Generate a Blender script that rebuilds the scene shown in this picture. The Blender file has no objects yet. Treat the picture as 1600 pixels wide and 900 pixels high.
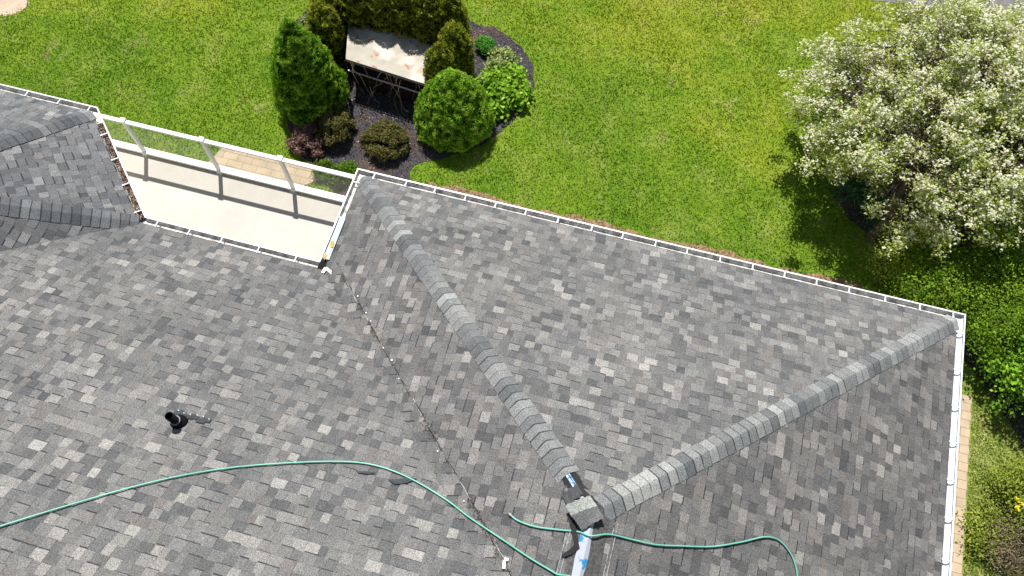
import bpy, bmesh, math, random
import numpy as np
from mathutils import Vector, Matrix, noise as mnoise
random.seed(7); RNG = np.random.default_rng(11)
scene = bpy.context.scene
COL = scene.collection
EZ = 3.4                                   # height of the eaves above the lawn

# ------------------------------------------------------------------ camera
_f, _t, _roll, _yaw = 1317.8, 0.42754, -0.00232, 0.27207
CAM = np.array([4.6616, -6.8714, 12.3013 + EZ])
_F = np.array([0, math.sin(_t), -math.cos(_t)]); _U = np.array([0, math.cos(_t), math.sin(_t)]); _R = np.array([1., 0, 0])
_c, _s = math.cos(_roll), math.sin(_roll); _R, _U = _c*_R + _s*_U, -_s*_R + _c*_U
_Z = np.array([[math.cos(_yaw), -math.sin(_yaw), 0], [math.sin(_yaw), math.cos(_yaw), 0], [0, 0, 1]])
_F, _U, _R = _Z@_F, _Z@_U, _Z@_R
cd = bpy.data.cameras.new('camera'); cam = bpy.data.objects.new('camera', cd); COL.objects.link(cam)
cd.sensor_width = 36; cd.lens = _f/1600*36; cd.clip_start = .1; cd.clip_end = 2000
cam.matrix_world = Matrix(((_R[0], _U[0], -_F[0], CAM[0]), (_R[1], _U[1], -_F[1], CAM[1]), (_R[2], _U[2], -_F[2], CAM[2]), (0, 0, 0, 1)))
scene.camera = cam

# ------------------------------------------------------------------ sun and sky
ELEV, SAZ = 62.5, 115.6                    # sun height and its compass angle (counter-clockwise from +x)
w = bpy.data.worlds.new('World'); scene.world = w; w.use_nodes = True
nt = w.node_tree; bg = nt.nodes['Background']; sky = nt.nodes.new('ShaderNodeTexSky')
sky.sky_type = 'NISHITA'; sky.sun_disc = False; sky.sun_elevation = math.radians(ELEV); sky.sun_rotation = math.radians(90 - SAZ)
nt.links.new(sky.outputs[0], bg.inputs[0]); bg.inputs[1].default_value = .062
sl = bpy.data.lights.new('sun', 'SUN'); sl.energy = 5.0; sl.angle = math.radians(.5); sl.color = (1, .965, .91)
so = bpy.data.objects.new('sun', sl); COL.objects.link(so)
SD = Vector((math.cos(math.radians(ELEV))*math.cos(math.radians(SAZ)), math.cos(math.radians(ELEV))*math.sin(math.radians(SAZ)), math.sin(math.radians(ELEV))))
so.rotation_euler = SD.to_track_quat('Z', 'Y').to_euler(); so.location = (0, 0, 30)
scene.view_settings.view_transform = 'Standard'; scene.view_settings.look = 'None'
scene.view_settings.exposure = 0.36; scene.view_settings.gamma = 1

# ------------------------------------------------------------------ helpers
def at(u, v, z=0.0):
    """point on the horizontal plane z seen at photo pixel (u, v)"""
    r = _F + (u-800)/_f*_R - (v-450)/_f*_U
    return Vector(CAM + (z-CAM[2])/r[2]*r)
def on_plane(u, v, n, d):
    r = _F + (u-800)/_f*_R - (v-450)/_f*_U; n = np.array(n)
    return Vector(CAM + (d - n@CAM)/(n@r)*r)

def tag(o, label=None, cat=None, group=None, kind=None):
    if label: o['label'] = label
    if cat: o['category'] = cat
    if group: o['group'] = group
    if kind: o['kind'] = kind
    return o
def link(o, parent=None):
    COL.objects.link(o)
    if parent is not None:
        o.parent = parent
        o.matrix_parent_inverse = Matrix.Translation(-parent.location)
    return o
def empty(name, loc, label, cat, group=None):
    o = bpy.data.objects.new(name, None); o.location = loc; COL.objects.link(o); o.empty_display_size = .2
    return tag(o, label, cat, group)
def mesh_obj(name, V, Fs, mat, parent=None, smooth=False, tone=None, col=None):
    me = bpy.data.meshes.new(name); me.from_pydata([tuple(v) for v in V], [], [tuple(f) for f in Fs]); me.update()
    if smooth: me.polygons.foreach_set('use_smooth', [True]*len(me.polygons))
    if tone is not None:
        a = me.attributes.new('tone', 'FLOAT', 'FACE'); a.data.foreach_set('value', np.asarray(tone, dtype=np.float32))
    if col is not None:
        a = me.attributes.new('col', 'FLOAT_COLOR', 'FACE'); a.data.foreach_set('color', np.asarray(col, dtype=np.float32).ravel())
    me.materials.append(mat)
    return link(bpy.data.objects.new(name, me), parent)
def quads_obj(name, V, mat, parent=None, tone=None, k=4):
    """V: (n*k,3) array, each k verts one face"""
    n = len(V)//k; me = bpy.data.meshes.new(name)
    me.vertices.add(n*k); me.vertices.foreach_set('co', np.asarray(V, dtype=np.float32).ravel())
    me.loops.add(n*k); me.loops.foreach_set('vertex_index', np.arange(n*k, dtype=np.int32))
    me.polygons.add(n); me.polygons.foreach_set('loop_start', np.arange(0, n*k, k, dtype=np.int32))
    me.polygons.foreach_set('loop_total', np.full(n, k, dtype=np.int32))
    me.update(calc_edges=True)
    if tone is not None:
        a = me.attributes.new('tone', 'FLOAT', 'FACE'); a.data.foreach_set('value', np.asarray(tone, dtype=np.float32))
    me.materials.append(mat)
    return link(bpy.data.objects.new(name, me), parent)
class MB:
    def __init__(s): s.V = []; s.F = []
    def add(s, V, F):
        b = len(s.V); s.V += [tuple(v) for v in V]; s.F += [tuple(i+b for i in f) for f in F]; return s
    def box(s, c, size, M=None):
        x, y, z = (a/2 for a in size); P = [Vector((i*x, j*y, k*z)) for i in (-1, 1) for j in (-1, 1) for k in (-1, 1)]
        if M is not None: P = [M@p for p in P]
        P = [p+Vector(c) for p in P]
        return s.add(P, [(0, 1, 3, 2), (4, 6, 7, 5), (0, 4, 5, 1), (2, 3, 7, 6), (0, 2, 6, 4), (1, 5, 7, 3)])
    def bar(s, a, b, wd, ht, up=(0, 0, 1)):
        a, b = Vector(a), Vector(b); d = (b-a).normalized(); r = d.cross(Vector(up)).normalized(); u = r.cross(d)
        P = []
        for q in (a, b):
            for i, j in ((-1, -1), (1, -1), (1, 1), (-1, 1)): P.append(q + r*wd/2*i + u*ht/2*j)
        return s.add(P, [(3, 2, 1, 0), (4, 5, 6, 7), (0, 1, 5, 4), (1, 2, 6, 5), (2, 3, 7, 6), (3, 0, 4, 7)])
    def prism(s, poly, z0, z1):
        n = len(poly); V = [(p[0], p[1], z0) for p in poly] + [(p[0], p[1], z1) for p in poly]
        return s.add(V, [tuple(range(n))[::-1], tuple(range(n, 2*n))] + [(i, (i+1) % n, n+(i+1) % n, n+i) for i in range(n)])
    def tube(s, pts, rad, n=8, cap=True):
        pts = [Vector(p) for p in pts]
        if not hasattr(rad, '__len__'): rad = [rad]*len(pts)
        V = []; prev = None
        for i, p in enumerate(pts):
            d = (pts[min(i+1, len(pts)-1)] - pts[max(i-1, 0)])
            d = d.normalized() if d.length > 1e-9 else Vector((0, 0, 1))
            if prev is None: r = d.orthogonal().normalized()
            else:
                r = prev - d*prev.dot(d); r = r.normalized() if r.length > 1e-6 else d.orthogonal().normalized()
            prev = r; u = d.cross(r)
            for k in range(n):
                a = 2*math.pi*k/n; V.append(p + (r*math.cos(a)+u*math.sin(a))*rad[i])
        F = [(i*n+k, i*n+(k+1) % n, (i+1)*n+(k+1) % n, (i+1)*n+k) for i in range(len(pts)-1) for k in range(n)]
        if cap: F += [tuple(range(n))[::-1], tuple((len(pts)-1)*n+k for k in range(n))]
        return s.add(V, F)
    def build(s, name, mat, parent=None, smooth=False): return mesh_obj(name, s.V, s.F, mat, parent, smooth)
def spline(pts, m=8):
    P = [Vector(p) for p in pts]; out = []
    for i in range(len(P)-1):
        a, b, c, d = P[max(i-1, 0)], P[i], P[i+1], P[min(i+2, len(P)-1)]
        for k in range(m):
            t = k/m; out.append(.5*((2*b)+(c-a)*t+(2*a-5*b+4*c-d)*t*t+(3*b-a-3*c+d)*t**3))
    return out+[P[-1]]

# ------------------------------------------------------------------ materials
def new_mat(name, rough=.8, spec=.3):
    m = bpy.data.materials.new(name); m.use_nodes = True; N = m.node_tree; b = N.nodes['Principled BSDF']
    b.inputs['Roughness'].default_value = rough; b.inputs['Specular IOR Level'].default_value = spec
    return m, N, b
def nd(N, t, **kw):
    n = N.nodes.new(t)
    for k, v in kw.items():
        if k in n.inputs: n.inputs[k].default_value = v
        else: setattr(n, k, v)
    return n
def ramp(N, stops, fac):
    r = N.nodes.new('ShaderNodeValToRGB'); e = r.color_ramp.elements
    while len(e) < len(stops): e.new(.5)
    for el, (p, c) in zip(e, stops): el.position = p; el.color = (*c, 1)
    N.links.new(fac, r.inputs[0]); return r.outputs[0]
def pos(N): return N.nodes.new('ShaderNodeNewGeometry').outputs['Position']
def nz(N, scale, detail=3, rough=.5, vec=None, dist=0):
    n = nd(N, 'ShaderNodeTexNoise', Scale=scale, Detail=detail, Roughness=rough, Distortion=dist); N.links.new(vec or pos(N), n.inputs['Vector']); return n.outputs['Fac']
def mix(N, a, b, fac, mode='MIX'):
    m = N.nodes.new('ShaderNodeMix'); m.data_type = 'RGBA'; m.blend_type = mode
    for k, v in ((0, fac), (6, a), (7, b)):
        if hasattr(v, 'is_linked') or hasattr(v, 'node'): N.links.new(v, m.inputs[k])
        elif k == 0: m.inputs[0].default_value = v
        else: m.inputs[k].default_value = (*v, 1)
    return m.outputs[2]
def bump(N, b, h, strength=.4, dist=.02):
    n = nd(N, 'ShaderNodeBump', Strength=strength, Distance=dist); N.links.new(h, n.inputs['Height']); N.links.new(n.outputs[0], b.inputs['Normal'])
def mrange(N, v, a, b, c=0, d=1):
    m = N.nodes.new('ShaderNodeMapRange'); N.links.new(v, m.inputs[0])
    for i, x in enumerate((a, b, c, d)): m.inputs[i+1].default_value = x
    return m.outputs[0]
def plain(name, c, rough=.6, spec=.4, var=.15, scale=8, metal=0, bmp=0):
    m, N, b = new_mat(name, rough, spec); n = nz(N, scale, 5, .6)
    dk = tuple(x*(1-var) for x in c); lt = tuple(min(1, x*(1+var)) for x in c)
    N.links.new(ramp(N, [(.3, dk), (.7, lt)], n), b.inputs['Base Color']); b.inputs['Metallic'].default_value = metal
    if bmp: bump(N, b, nz(N, scale*6, 3), bmp, .01)
    return m
def foliage(name, stops, trans=.3, rough=.55, nscale=2.2, nvar=.35):
    """leaf colour from a per-leaf tone value and soft patches"""
    m, N, b = new_mat(name, max(rough, .75), .06)
    at_ = nd(N, 'ShaderNodeAttribute', attribute_name='tone').outputs['Fac']
    c = ramp(N, stops, at_); n = nz(N, nscale, 3)
    k = ramp(N, [(.3, (1-nvar,)*3), (.7, (1+nvar*.4,)*3)], n)
    c = mix(N, c, k, 1.0, 'MULTIPLY'); N.links.new(c, b.inputs['Base Color'])
    tr = N.nodes.new('ShaderNodeBsdfTranslucent'); N.links.new(c, tr.inputs[0])
    ms = nd(N, 'ShaderNodeMixShader'); ms.inputs[0].default_value = trans
    N.links.new(b.outputs[0], ms.inputs[1]); N.links.new(tr.outputs[0], ms.inputs[2])
    N.links.new(ms.outputs[0], N.nodes['Material Output'].inputs[0]); return m

def shingle_mat():
    m, N, b = new_mat('asphalt_shingle', .9, .25)
    c = nd(N, 'ShaderNodeAttribute', attribute_name='col').outputs['Color']
    g = nz(N, 75, 2, .8); g2 = nz(N, 190, 1, .5)
    sp = ramp(N, [(.33, (.55,)*3), (.5, (1.0,)*3), (.68, (1.6,)*3)], g)
    sp2 = ramp(N, [(.3, (.55,)*3), (.7, (1.45,)*3)], g2)
    c = mix(N, mix(N, c, sp, 1.0, 'MULTIPLY'), sp2, 1.0, 'MULTIPLY')
    big = ramp(N, [(.3, (.86, .865, .88)), (.7, (1.12, 1.11, 1.09))], nz(N, .7, 5, .6))
    c = mix(N, c, big, 1.0, 'MULTIPLY')
    dust = mrange(N, nz(N, 1.6, 6, .72, dist=.6), .58, .76, 0, .38)
    c = mix(N, c, (.3, .295, .28), dust)
    N.links.new(c, b.inputs['Base Color']); bump(N, b, g2, .5, .004); return m
M = {}
M['shingle'] = shingle_mat()
M['white'] = plain('white_aluminium', (.80, .80, .79), .35, .5, .05, 3)
M['rail'] = plain('white_vinyl', (.78, .78, .77), .4, .5, .04, 5)
M['clean'] = plain('rinsed_gutter', (.66, .70, .75), .5, .4, .12, 5)
M['starter'] = plain('starter_strip', (.095, .092, .09), .9, .2, .45, 30)
M['chalk0'] = plain('grey_ring', (.3, .3, .3), .7, .3, .2, 40)
M['grime'] = plain('gutter_grime', (.62, .60, .56), .6, .4, .6, 9)
M['under'] = plain('roof_felt', (.03, .03, .032), .9, .2, .3, 5)
M['siding'] = plain('siding', (.72, .69, .62), .6, .3, .05, 2)
M['black'] = plain('black_rubber', (.010, .010, .011), .8, .15, .3, 20)
M['blackmetal'] = plain('dark_flashing', (.05, .055, .06), .35, .5, .4, 14)
M['bark'] = plain('bark', (.10, .08, .065), .9, .2, .45, 14, bmp=.6)
M['vine'] = plain('dead_vine', (.10, .075, .06), .9, .2, .4, 14)
M['litter'] = foliage('leaf_litter', [(0, (.03, .025, .02)), (.5, (.16, .10, .07)), (.8, (.42, .30, .24)), (1, (.6, .5, .42))], 0, .9)

# glass for the deck balustrade
m, N, b = new_mat('balustrade_glass', .03, .5)
b.inputs['Transmission Weight'].default_value = 0
gl = N.nodes.new('ShaderNodeBsdfGlossy'); gl.inputs['Roughness'].default_value = .02; gl.inputs[0].default_value = (1, 1, 1, 1)
tp = N.nodes.new('ShaderNodeBsdfTransparent'); tp.inputs[0].default_value = (.985, .99, .975, 1)
df = N.nodes.new('ShaderNodeBsdfDiffuse'); df.inputs[0].default_value = (.75, .75, .7, 1)
fr = nd(N, 'ShaderNodeLayerWeight', Blend=.12)
m1 = nd(N, 'ShaderNodeMixShader'); m1.inputs[0].default_value = .045
N.links.new(tp.outputs[0], m1.inputs[1]); N.links.new(df.outputs[0], m1.inputs[2])
m2 = N.nodes.new('ShaderNodeMixShader'); m2.inputs[0].default_value = .03; N.links.new(m1.outputs[0], m2.inputs[1]); N.links.new(gl.outputs[0], m2.inputs[2])
N.links.new(m2.outputs[0], N.nodes['Material Output'].inputs[0]); M['glass'] = m
m, N, b = new_mat('window_glass', .05, .6); b.inputs['Base Color'].default_value = (.03, .04, .05, 1); M['pane'] = m

# lawn: soil sheet and blades share one colour pattern
def lawn_color(N, mul=1.0):
    P = pos(N)
    big = nz(N, .32, 4, .6, P); med = nz(N, 1.5, 5, .65, P); fin = nz(N, 9, 4, .7, P)
    sep = N.nodes.new('ShaderNodeSeparateXYZ'); N.links.new(P, sep.inputs[0])
    yy = mrange(N, sep.outputs[1], 1.5, 9.5, -.18, .20)        # drier, yellower towards the road
    a = nd(N, 'ShaderNodeMath', operation='ADD'); N.links.new(big, a.inputs[0]); N.links.new(yy, a.inputs[1])
    c1 = ramp(N, [(.25, (.105, .235, .016)), (.5, (.20, .33, .02)), (.66, (.35, .40, .03)), (.85, (.47, .41, .08))], a.outputs[0])
    c2 = ramp(N, [(.30, (.115, .22, .018)), (.5, (.22, .325, .033)), (.68, (.40, .43, .10))], med)
    c = mix(N, c1, c2, .45)
    dry = mrange(N, nz(N, 1.15, 6, .7, P, .4), .60, .74, 0, .7)
    c = mix(N, c, (.46, .40, .19), dry)
    ns = mrange(N, sep.outputs[1], .9, -.6, 0, .55); c = mix(N, c, ramp(N, [(.35, (.24, .34, .05)), (.6, (.60, .54, .24))], nz(N, 2.6, 5, .7, P)), ns)
    k = ramp(N, [(.3, (.76*mul,)*3), (.7, (1.18*mul,)*3)], fin)
    return mix(N, c, k, 1.0, 'MULTIPLY'), fin
m, N, b = new_mat('lawn_ground', .95, .1); c, f_ = lawn_color(N, .75); N.links.new(c, b.inputs['Base Color']); bump(N, b, f_, .9, .06); M['lawn'] = m
m, N, b = new_mat('grass_blade', .8, .08); c, f_ = lawn_color(N, 1.15)
tn = nd(N, 'ShaderNodeAttribute', attribute_name='tone').outputs['Fac']
c = mix(N, c, ramp(N, [(0, (.75, .8, .7)), (.6, (1, 1, 1)), (.93, (1.35, 1.3, 1.3)), (1, (2.1, 1.9, 2.4))], tn), 1.0, 'MULTIPLY'); N.links.new(c, b.inputs['Base Color'])
tr = N.nodes.new('ShaderNodeBsdfTranslucent'); N.links.new(c, tr.inputs[0]); ms = N.nodes.new('ShaderNodeMixShader'); ms.inputs[0].default_value = .35
N.links.new(b.outputs[0], ms.inputs[1]); N.links.new(tr.outputs[0], ms.inputs[2]); N.links.new(ms.outputs[0], N.nodes['Material Output'].inputs[0]); M['blade'] = m

m, N, b = new_mat('mulch', .95, .15)
c = ramp(N, [(.3, (.028, .026, .030)), (.55, (.075, .069, .075)), (.75, (.16, .145, .145))], nz(N, 26, 4, .75))
red = mrange(N, nz(N, 1.3, 4, .6), .5, .66, 0, .75); c = mix(N, c, (.17, .095, .065), red)
N.links.new(c, b.inputs['Base Color']); bump(N, b, nz(N, 40, 3, .7), 1, .03); M['mulch'] = m
M['chip'] = foliage('mulch_chip', [(0, (.02, .018, .02)), (.6, (.075, .07, .077)), (.88, (.17, .155, .155)), (1, (.5, .46, .45))], 0, .9)
M['dirt'] = plain('bare_dirt', (.52, .40, .30), .95, .1, .25, 3, bmp=.6)
M['soil'] = plain('leafy_soil', (.27, .17, .11), .95, .1, .5, 12, bmp=.8)
M['asphalt'] = plain('asphalt_road', (.17, .165, .175), .9, .2, .2, 6, bmp=.4)
def paver_mat(name, c1, c2, ang, sx, sy, offset=.5):
    m, N, b = new_mat(name, .85, .2)
    mp = N.nodes.new('ShaderNodeMapping'); mp.inputs['Rotation'].default_value = (0, 0, ang); N.links.new(pos(N), mp.inputs[0])
    br = nd(N, 'ShaderNodeTexBrick', Scale=1.0); br.offset = offset
    br.inputs['Brick Width'].default_value = sx; br.inputs['Row Height'].default_value = sy; br.inputs['Mortar Size'].default_value = .006; br.inputs['Mortar Smooth'].default_value = .3
    br.inputs['Color1'].default_value = (*c1, 1); br.inputs['Color2'].default_value = (*c2, 1); br.inputs['Mortar'].default_value = tuple(x*.42 for x in c1)+(1,)
    N.links.new(mp.outputs[0], br.inputs[0])
    k = ramp(N, [(.3, (.82,)*3), (.7, (1.12,)*3)], nz(N, 3, 6, .7)); N.links.new(mix(N, br.outputs[0], k, 1, 'MULTIPLY'), b.inputs['Base Color'])
    bump(N, b, br.outputs[1], -.4, .01); return m
M['paver'] = paver_mat('sand_paver', (.50, .39, .27), (.44, .35, .25), 0, .34, .17)
m, N, b = new_mat('deck_membrane', .75, .3)
c = ramp(N, [(.3, (.48, .445, .40)), (.7, (.555, .52, .475))], nz(N, 1.4, 6, .65)); sp = ramp(N, [(.3, (.9,)*3), (.6, (1.03,)*3)], nz(N, 45, 3, .7))
N.links.new(mix(N, c, sp, 1, 'MULTIPLY'), b.inputs['Base Color']); M['deck'] = m

# ------------------------------------------------------------------ ground
def sheet(name, poly, z, mat, kind='structure', sub=0):
    o = mesh_obj(name, [(p[0], p[1], z) for p in poly], [tuple(range(len(poly)))], mat); tag(o, kind=kind); return o
G = 240
ground = sheet('ground', [(-G, -G), (G, -G), (G, G), (-G, G)], 0, M['lawn'])
def ring(px, wob=.03, m=6, z=0):
    P = [at(u, v, z) for u, v in px]; n = len(P); out = []
    for i in range(n):
        a, b, c, d = P[i-1], P[i], P[(i+1) % n], P[(i+2) % n]
        for k in range(m):
            t = k/m; q = .5*((2*b)+(c-a)*t+(2*a-5*b+4*c-d)*t*t+(3*b-a-3*c+d)*t**3)
            out.append(Vector((q.x+random.uniform(-wob, wob), q.y+random.uniform(-wob, wob), z)))
    return out
BED = ring([(492, 262), (462, 235), (452, 200), (440, 150), (438, 100), (448, 55), (468, 28), (492, 8), (540, -25), (620, -45), (690, -30), (735, 32),
            (775, 44), (808, 68), (828, 95), (835, 122), (828, 152), (812, 178), (792, 196), (772, 215), (735, 235), (690, 248), (662, 254), (640, 268), (640, 330), (560, 340)])
mulch_bed = sheet('mulch_bed', BED, .010, M['mulch'])
PATIO = [at(352, 226), at(440, 246), at(522, 266), at(512, 274), at(455, 300), at(460, 330), at(330, 300), at(318, 262)]
patio = sheet('patio', PATIO, .014, M['paver'])
xr = at(1517, 640).x
PATH = [(9.6, -16), (xr-.06, -16), (xr, 0.15), (9.6, .15)]
side_path = sheet('path', PATH, .012, M['paver'])
DIRT = ring([(-60, -60), (-10, -70), (30, -20), (45, 4), (38, 14), (22, 20), (6, 24), (-30, 30), (-80, 10)], .06)
dirt = sheet('dirt_patch', DIRT, .006, M['dirt'])
ROAD = [at(1290, -8), at(1440, 10), at(1640, 42), at(1800, 60), at(1800, -160), at(1290, -160)]
road = sheet('road', ROAD, .008, M['asphalt'])
RB = ring([(1395, 395), (1330, 340), (1300, 300), (1330, 262), (1400, 240), (1500, 230), (1640, 240), (1720, 420), (1700, 900), (1640, 900), (1600, 700), (1560, 640), (1535, 600), (1440, 470)], .06)
shrub_bed = sheet('mulch_bed_side', RB, .009, M['mulch'])
shrub_bed.name = 'planting_bed'

def inside(P, poly):
    x, y = P[:, 0], P[:, 1]; r = np.zeros(len(P), bool); n = len(poly); j = n-1
    for i in range(n):
        xi, yi, xj, yj = poly[i][0], poly[i][1], poly[j][0], poly[j][1]
        c = ((yi > y) != (yj > y)) & (x < (xj-xi)*(y-yi)/((yj-yi) or 1e-9)+xi); r ^= c; j = i
    return r
def vnoise(P, s, off=0.0):
    return np.array([mnoise.noise(Vector((p[0]*s+off, p[1]*s, p[2]*s if len(p) > 2 else 0))) for p in P])

EDGE = [Vector((x, y, 0)) for x, y in [(.2, .5), (9.6, .5)]+[(9.6-.3*i, 1.98+.05*math.sin(i*2.9)+.05*math.sin(i*.7+1)) for i in range(32)]]
house_edge = sheet('soil_edge', EDGE, .007, M['soil'])
# grass blades on the part of the lawn near the house
n = 430000
P = np.stack([RNG.uniform(-15, 16, n), RNG.uniform(.9, 14, n)], 1)
P2 = np.stack([RNG.uniform(xr+.02, 14.2, 60000), RNG.uniform(-7, 2.5, 60000)], 1)
P = np.concatenate([P, P2])
near = P[:, 1] < 13
edge = RNG.normal(0, .05, (len(P), 2))
ok = ~inside(P+edge, BED) & ~inside(P+edge*.6, PATIO) & ~inside(P+edge*1.5, DIRT) & ~inside(P, ROAD) & ~inside(P+edge*.5, PATH)
ok &= ~(inside(P+edge*4, RB) & (RNG.random(len(P)) > .25))
ok &= ~((P[:, 0] < xr) & (P[:, 1] < -.2))
ok &= ~(inside(P+edge*2, EDGE) & (RNG.random(len(P)) > .62))
P = P[ok]; n = len(P)
ht = RNG.uniform(.02, .05, n)*(1+.15*np.sin(P[:, 0]*2.1+np.sin(P[:, 1]*1.7)*2))
ang = RNG.uniform(0, 2*np.pi, n); wd = RNG.uniform(.008, .02, n); ln = RNG.uniform(.1, 1.1, n)*ht; la = RNG.uniform(0, 2*np.pi, n)
V = np.zeros((n, 3, 3)); V[:, 0, :2] = P + np.stack([np.cos(ang), np.sin(ang)], 1)*wd[:, None]; V[:, 1, :2] = P - np.stack([np.cos(ang), np.sin(ang)], 1)*wd[:, None]
V[:, 2, :2] = P + np.stack([np.cos(la), np.sin(la)], 1)*ln[:, None]; V[:, 2, 2] = ht
g = quads_obj('grass', V.reshape(-1, 3), M['blade'], None, RNG.random(n), 3); tag(g, 'short bright green lawn grass around the planting bed and house', 'grass', kind='stuff')
# mulch chips
n = 26000
P = np.stack([RNG.uniform(-4.5, 2.2, n), RNG.uniform(1.2, 8.5, n)], 1); P = P[inside(P, BED)]
Q = np.stack([RNG.uniform(8.5, 14.5, 16000), RNG.uniform(-7, 5.5, 16000)], 1); Q = Q[inside(Q, RB)]; P = np.concatenate([P, Q]); n = len(P)
def leaf_verts(C, Nn, L, Wd, rng=RNG, D=None):
    n = len(C)
    if D is None: D = rng.normal(size=(n, 3))
    D = D - (D*Nn).sum(1)[:, None]*Nn; D /= np.linalg.norm(D, axis=1)[:, None]+1e-9
    S = np.cross(Nn, D); L = np.broadcast_to(L, n)[:, None]; Wd = np.broadcast_to(Wd, n)[:, None]
    return np.stack([C-D*L/2, C+S*Wd/2, C+D*L/2, C-S*Wd/2], 1).reshape(-1, 3)
def unit(a): return a/(np.linalg.norm(a, axis=1)[:, None]+1e-9)
C = np.column_stack([P, RNG.uniform(.015, .035, n)]); Nn = unit(np.array([0, 0, 1.])+RNG.normal(0, .35, (n, 3)))
ch = quads_obj('bark_mulch', leaf_verts(C, Nn, RNG.uniform(.02, .06, n), RNG.uniform(.012, .025, n)), M['chip'], None, RNG.random(n)); tag(ch, 'dark shredded bark mulch covering the planting beds', 'mulch', kind='stuff')

# ------------------------------------------------------------------ house
house = empty('house', (0, 0, 0), 'house with grey dimensional shingle hip roof, white gutters and octagonal bay', 'house')
SL = .578; GI = .147; W = 10.19; LY = -1.837; DX = -3.082; EX, EY = -4.892, -.027
XR = W-GI; YC = LY-GI; HX = (GI+XR)/2; RH = SL*(HX-GI); YA = -GI-(HX-GI); YV = YC-(HX-GI); YM = -9.0; MH = SL*(YC-YM); MX = HX-(YV-YM); XL = -17.0; YB = 2*YM-YC
PAL = [((.092, .094, .097), 10), ((.115, .116, .117), 20), ((.137, .137, .136), 28), ((.156, .155, .152), 22), ((.176, .173, .168), 13), ((.212, .206, .197), 8), ((.150, .140, .135), 5), ((.250, .242, .230), 3)]
PC = [tuple(x*1.06 for x in c) for c, _ in PAL]; PW = [w_ for _, w_ in PAL]
def clip(poly, a, b, c):
    """keep a*u+b*v+c >= 0"""
    out = []
    for i in range(len(poly)):
        p, q = poly[i], poly[(i+1) % len(poly)]; dp, dq = a*p[0]+b*p[1]+c, a*q[0]+b*q[1]+c
        if dp >= 0: out.append(p)
        if (dp >= 0) != (dq >= 0): t = dp/(dp-dq); out.append((p[0]+(q[0]-p[0])*t, p[1]+(q[1]-p[1])*t))
    return out
def halfplanes(poly):
    A = sum(poly[i][0]*poly[(i+1) % len(poly)][1]-poly[(i+1) % len(poly)][0]*poly[i][1] for i in range(len(poly)))
    if A < 0: poly = poly[::-1]
    H = []
    for i in range(len(poly)):
        p, q = poly[i], poly[(i+1) % len(poly)]; a, b = -(q[1]-p[1]), q[0]-p[0]; l = math.hypot(a, b) or 1; a /= l; b /= l; H.append((a, b, -(a*p[0]+b*p[1])))
    return H
def shingles(name, mapf, polys, v_over=.0, tint=(1, 1, 1), seed=0, maps=None, phase=0, coarse=1.0):
    """mapf(u,v,h)->point; polys: list of (convex polygon, mapf)"""
    R = random.Random(seed); V = []; F = []; Cc = []
    us = [p[0] for pl, _ in polys for p in pl]; vs = [p[1] for pl, _ in polys for p in pl]
    HP = [(halfplanes(pl), mf) for pl, mf in polys]; E = .143
    v = math.floor(min(vs)/E)*E + phase; row = 0
    EDG = (.016, .016, .017, 1)
    def cellpoly(u0, u1, v0, v1, hf, c, ecol, floor=-.003):
        for H, mf in HP:
            pl = [(u0, v0), (u1, v0), (u1, v1), (u0, v1)]
            for h in H:
                pl = clip(pl, *h)
                if len(pl) < 3: break
            if len(pl) < 3: continue
            b = len(V); k = len(pl)
            for q in pl: V.append(mf(q[0], q[1], hf(q[1])))
            F.append(tuple(range(b, b+k))); Cc.append(c)
            if ecol is None: continue
            for q in pl: V.append(mf(q[0], q[1], floor))
            for i in range(k): F.append((b+i, b+k+i, b+k+(i+1) % k, b+(i+1) % k)); Cc.append(ecol)
    while v < max(vs):
        u = min(us)-R.uniform(0, .3); tab = R.random() < .5
        slope_c = R.uniform(.94, 1.06)
        while u < max(us):
            wd = R.uniform(.095, .185) if tab else R.uniform(.08, .165); wd *= coarse
            c = R.choices(PC, PW)[0]; k = slope_c*R.uniform(.9, 1.1)*(1.06 if tab else .94)
            c = tuple(x*k*t for x, t in zip(c, tint))+(1,)
            lift = (.0085 if tab else .0035)+R.uniform(-.001, .001); v0 = v
            cellpoly(u+.0008, u+wd-.0008, v, v+E+.002, lambda q, v0=v0, l=lift: .0012+l*(1-(q-v0)/E)*.92+.0008, c, EDG)
            if tab:
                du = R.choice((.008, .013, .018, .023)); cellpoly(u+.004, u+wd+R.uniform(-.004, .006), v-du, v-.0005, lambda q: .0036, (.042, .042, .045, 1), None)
            u += wd; tab = (not tab) if R.random() < .8 else tab
        v += E; row += 1
    o = mesh_obj(name, V, F, M['shingle'], None, col=Cc); return o
def pmap(O, e, up):
    O, e, up = Vector(O), Vector(e).normalized(), Vector(up).normalized(); n_ = e.cross(up)
    if n_.z < 0: n_ = -n_
    return lambda u, v, h: tuple(O+e*u+up*v+n_*h)
CS = math.hypot(1, SL)           # slope length per metre of run
ROOF_DEF = {}
def add_roof(name, O, e, up2, plans, seed, label=None, extra=None, over=.03, tint=(1, 1, 1)):
    """plans: plan-view convex polygons (x,y); up2: plan unit vector pointing up the slope"""
    up3 = Vector((up2[0], up2[1], SL)); mf = pmap(O, (*e, 0), up3); polys = []
    for pl in plans:
        q = []
        for x, y in pl:
            dx, dy = x-O[0], y-O[1]; q.append((dx*e[0]+dy*e[1], (dx*up2[0]+dy*up2[1])*CS))
        mv = min(b for _, b in q); q = [(a, b-over if abs(b) < 1e-3 else b) for a, b in q]
        polys.append((q, mf))
    if extra: polys += extra
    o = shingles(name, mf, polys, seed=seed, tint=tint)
    o.parent = house
    if label: o['label'] = label
    return o, mf
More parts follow.
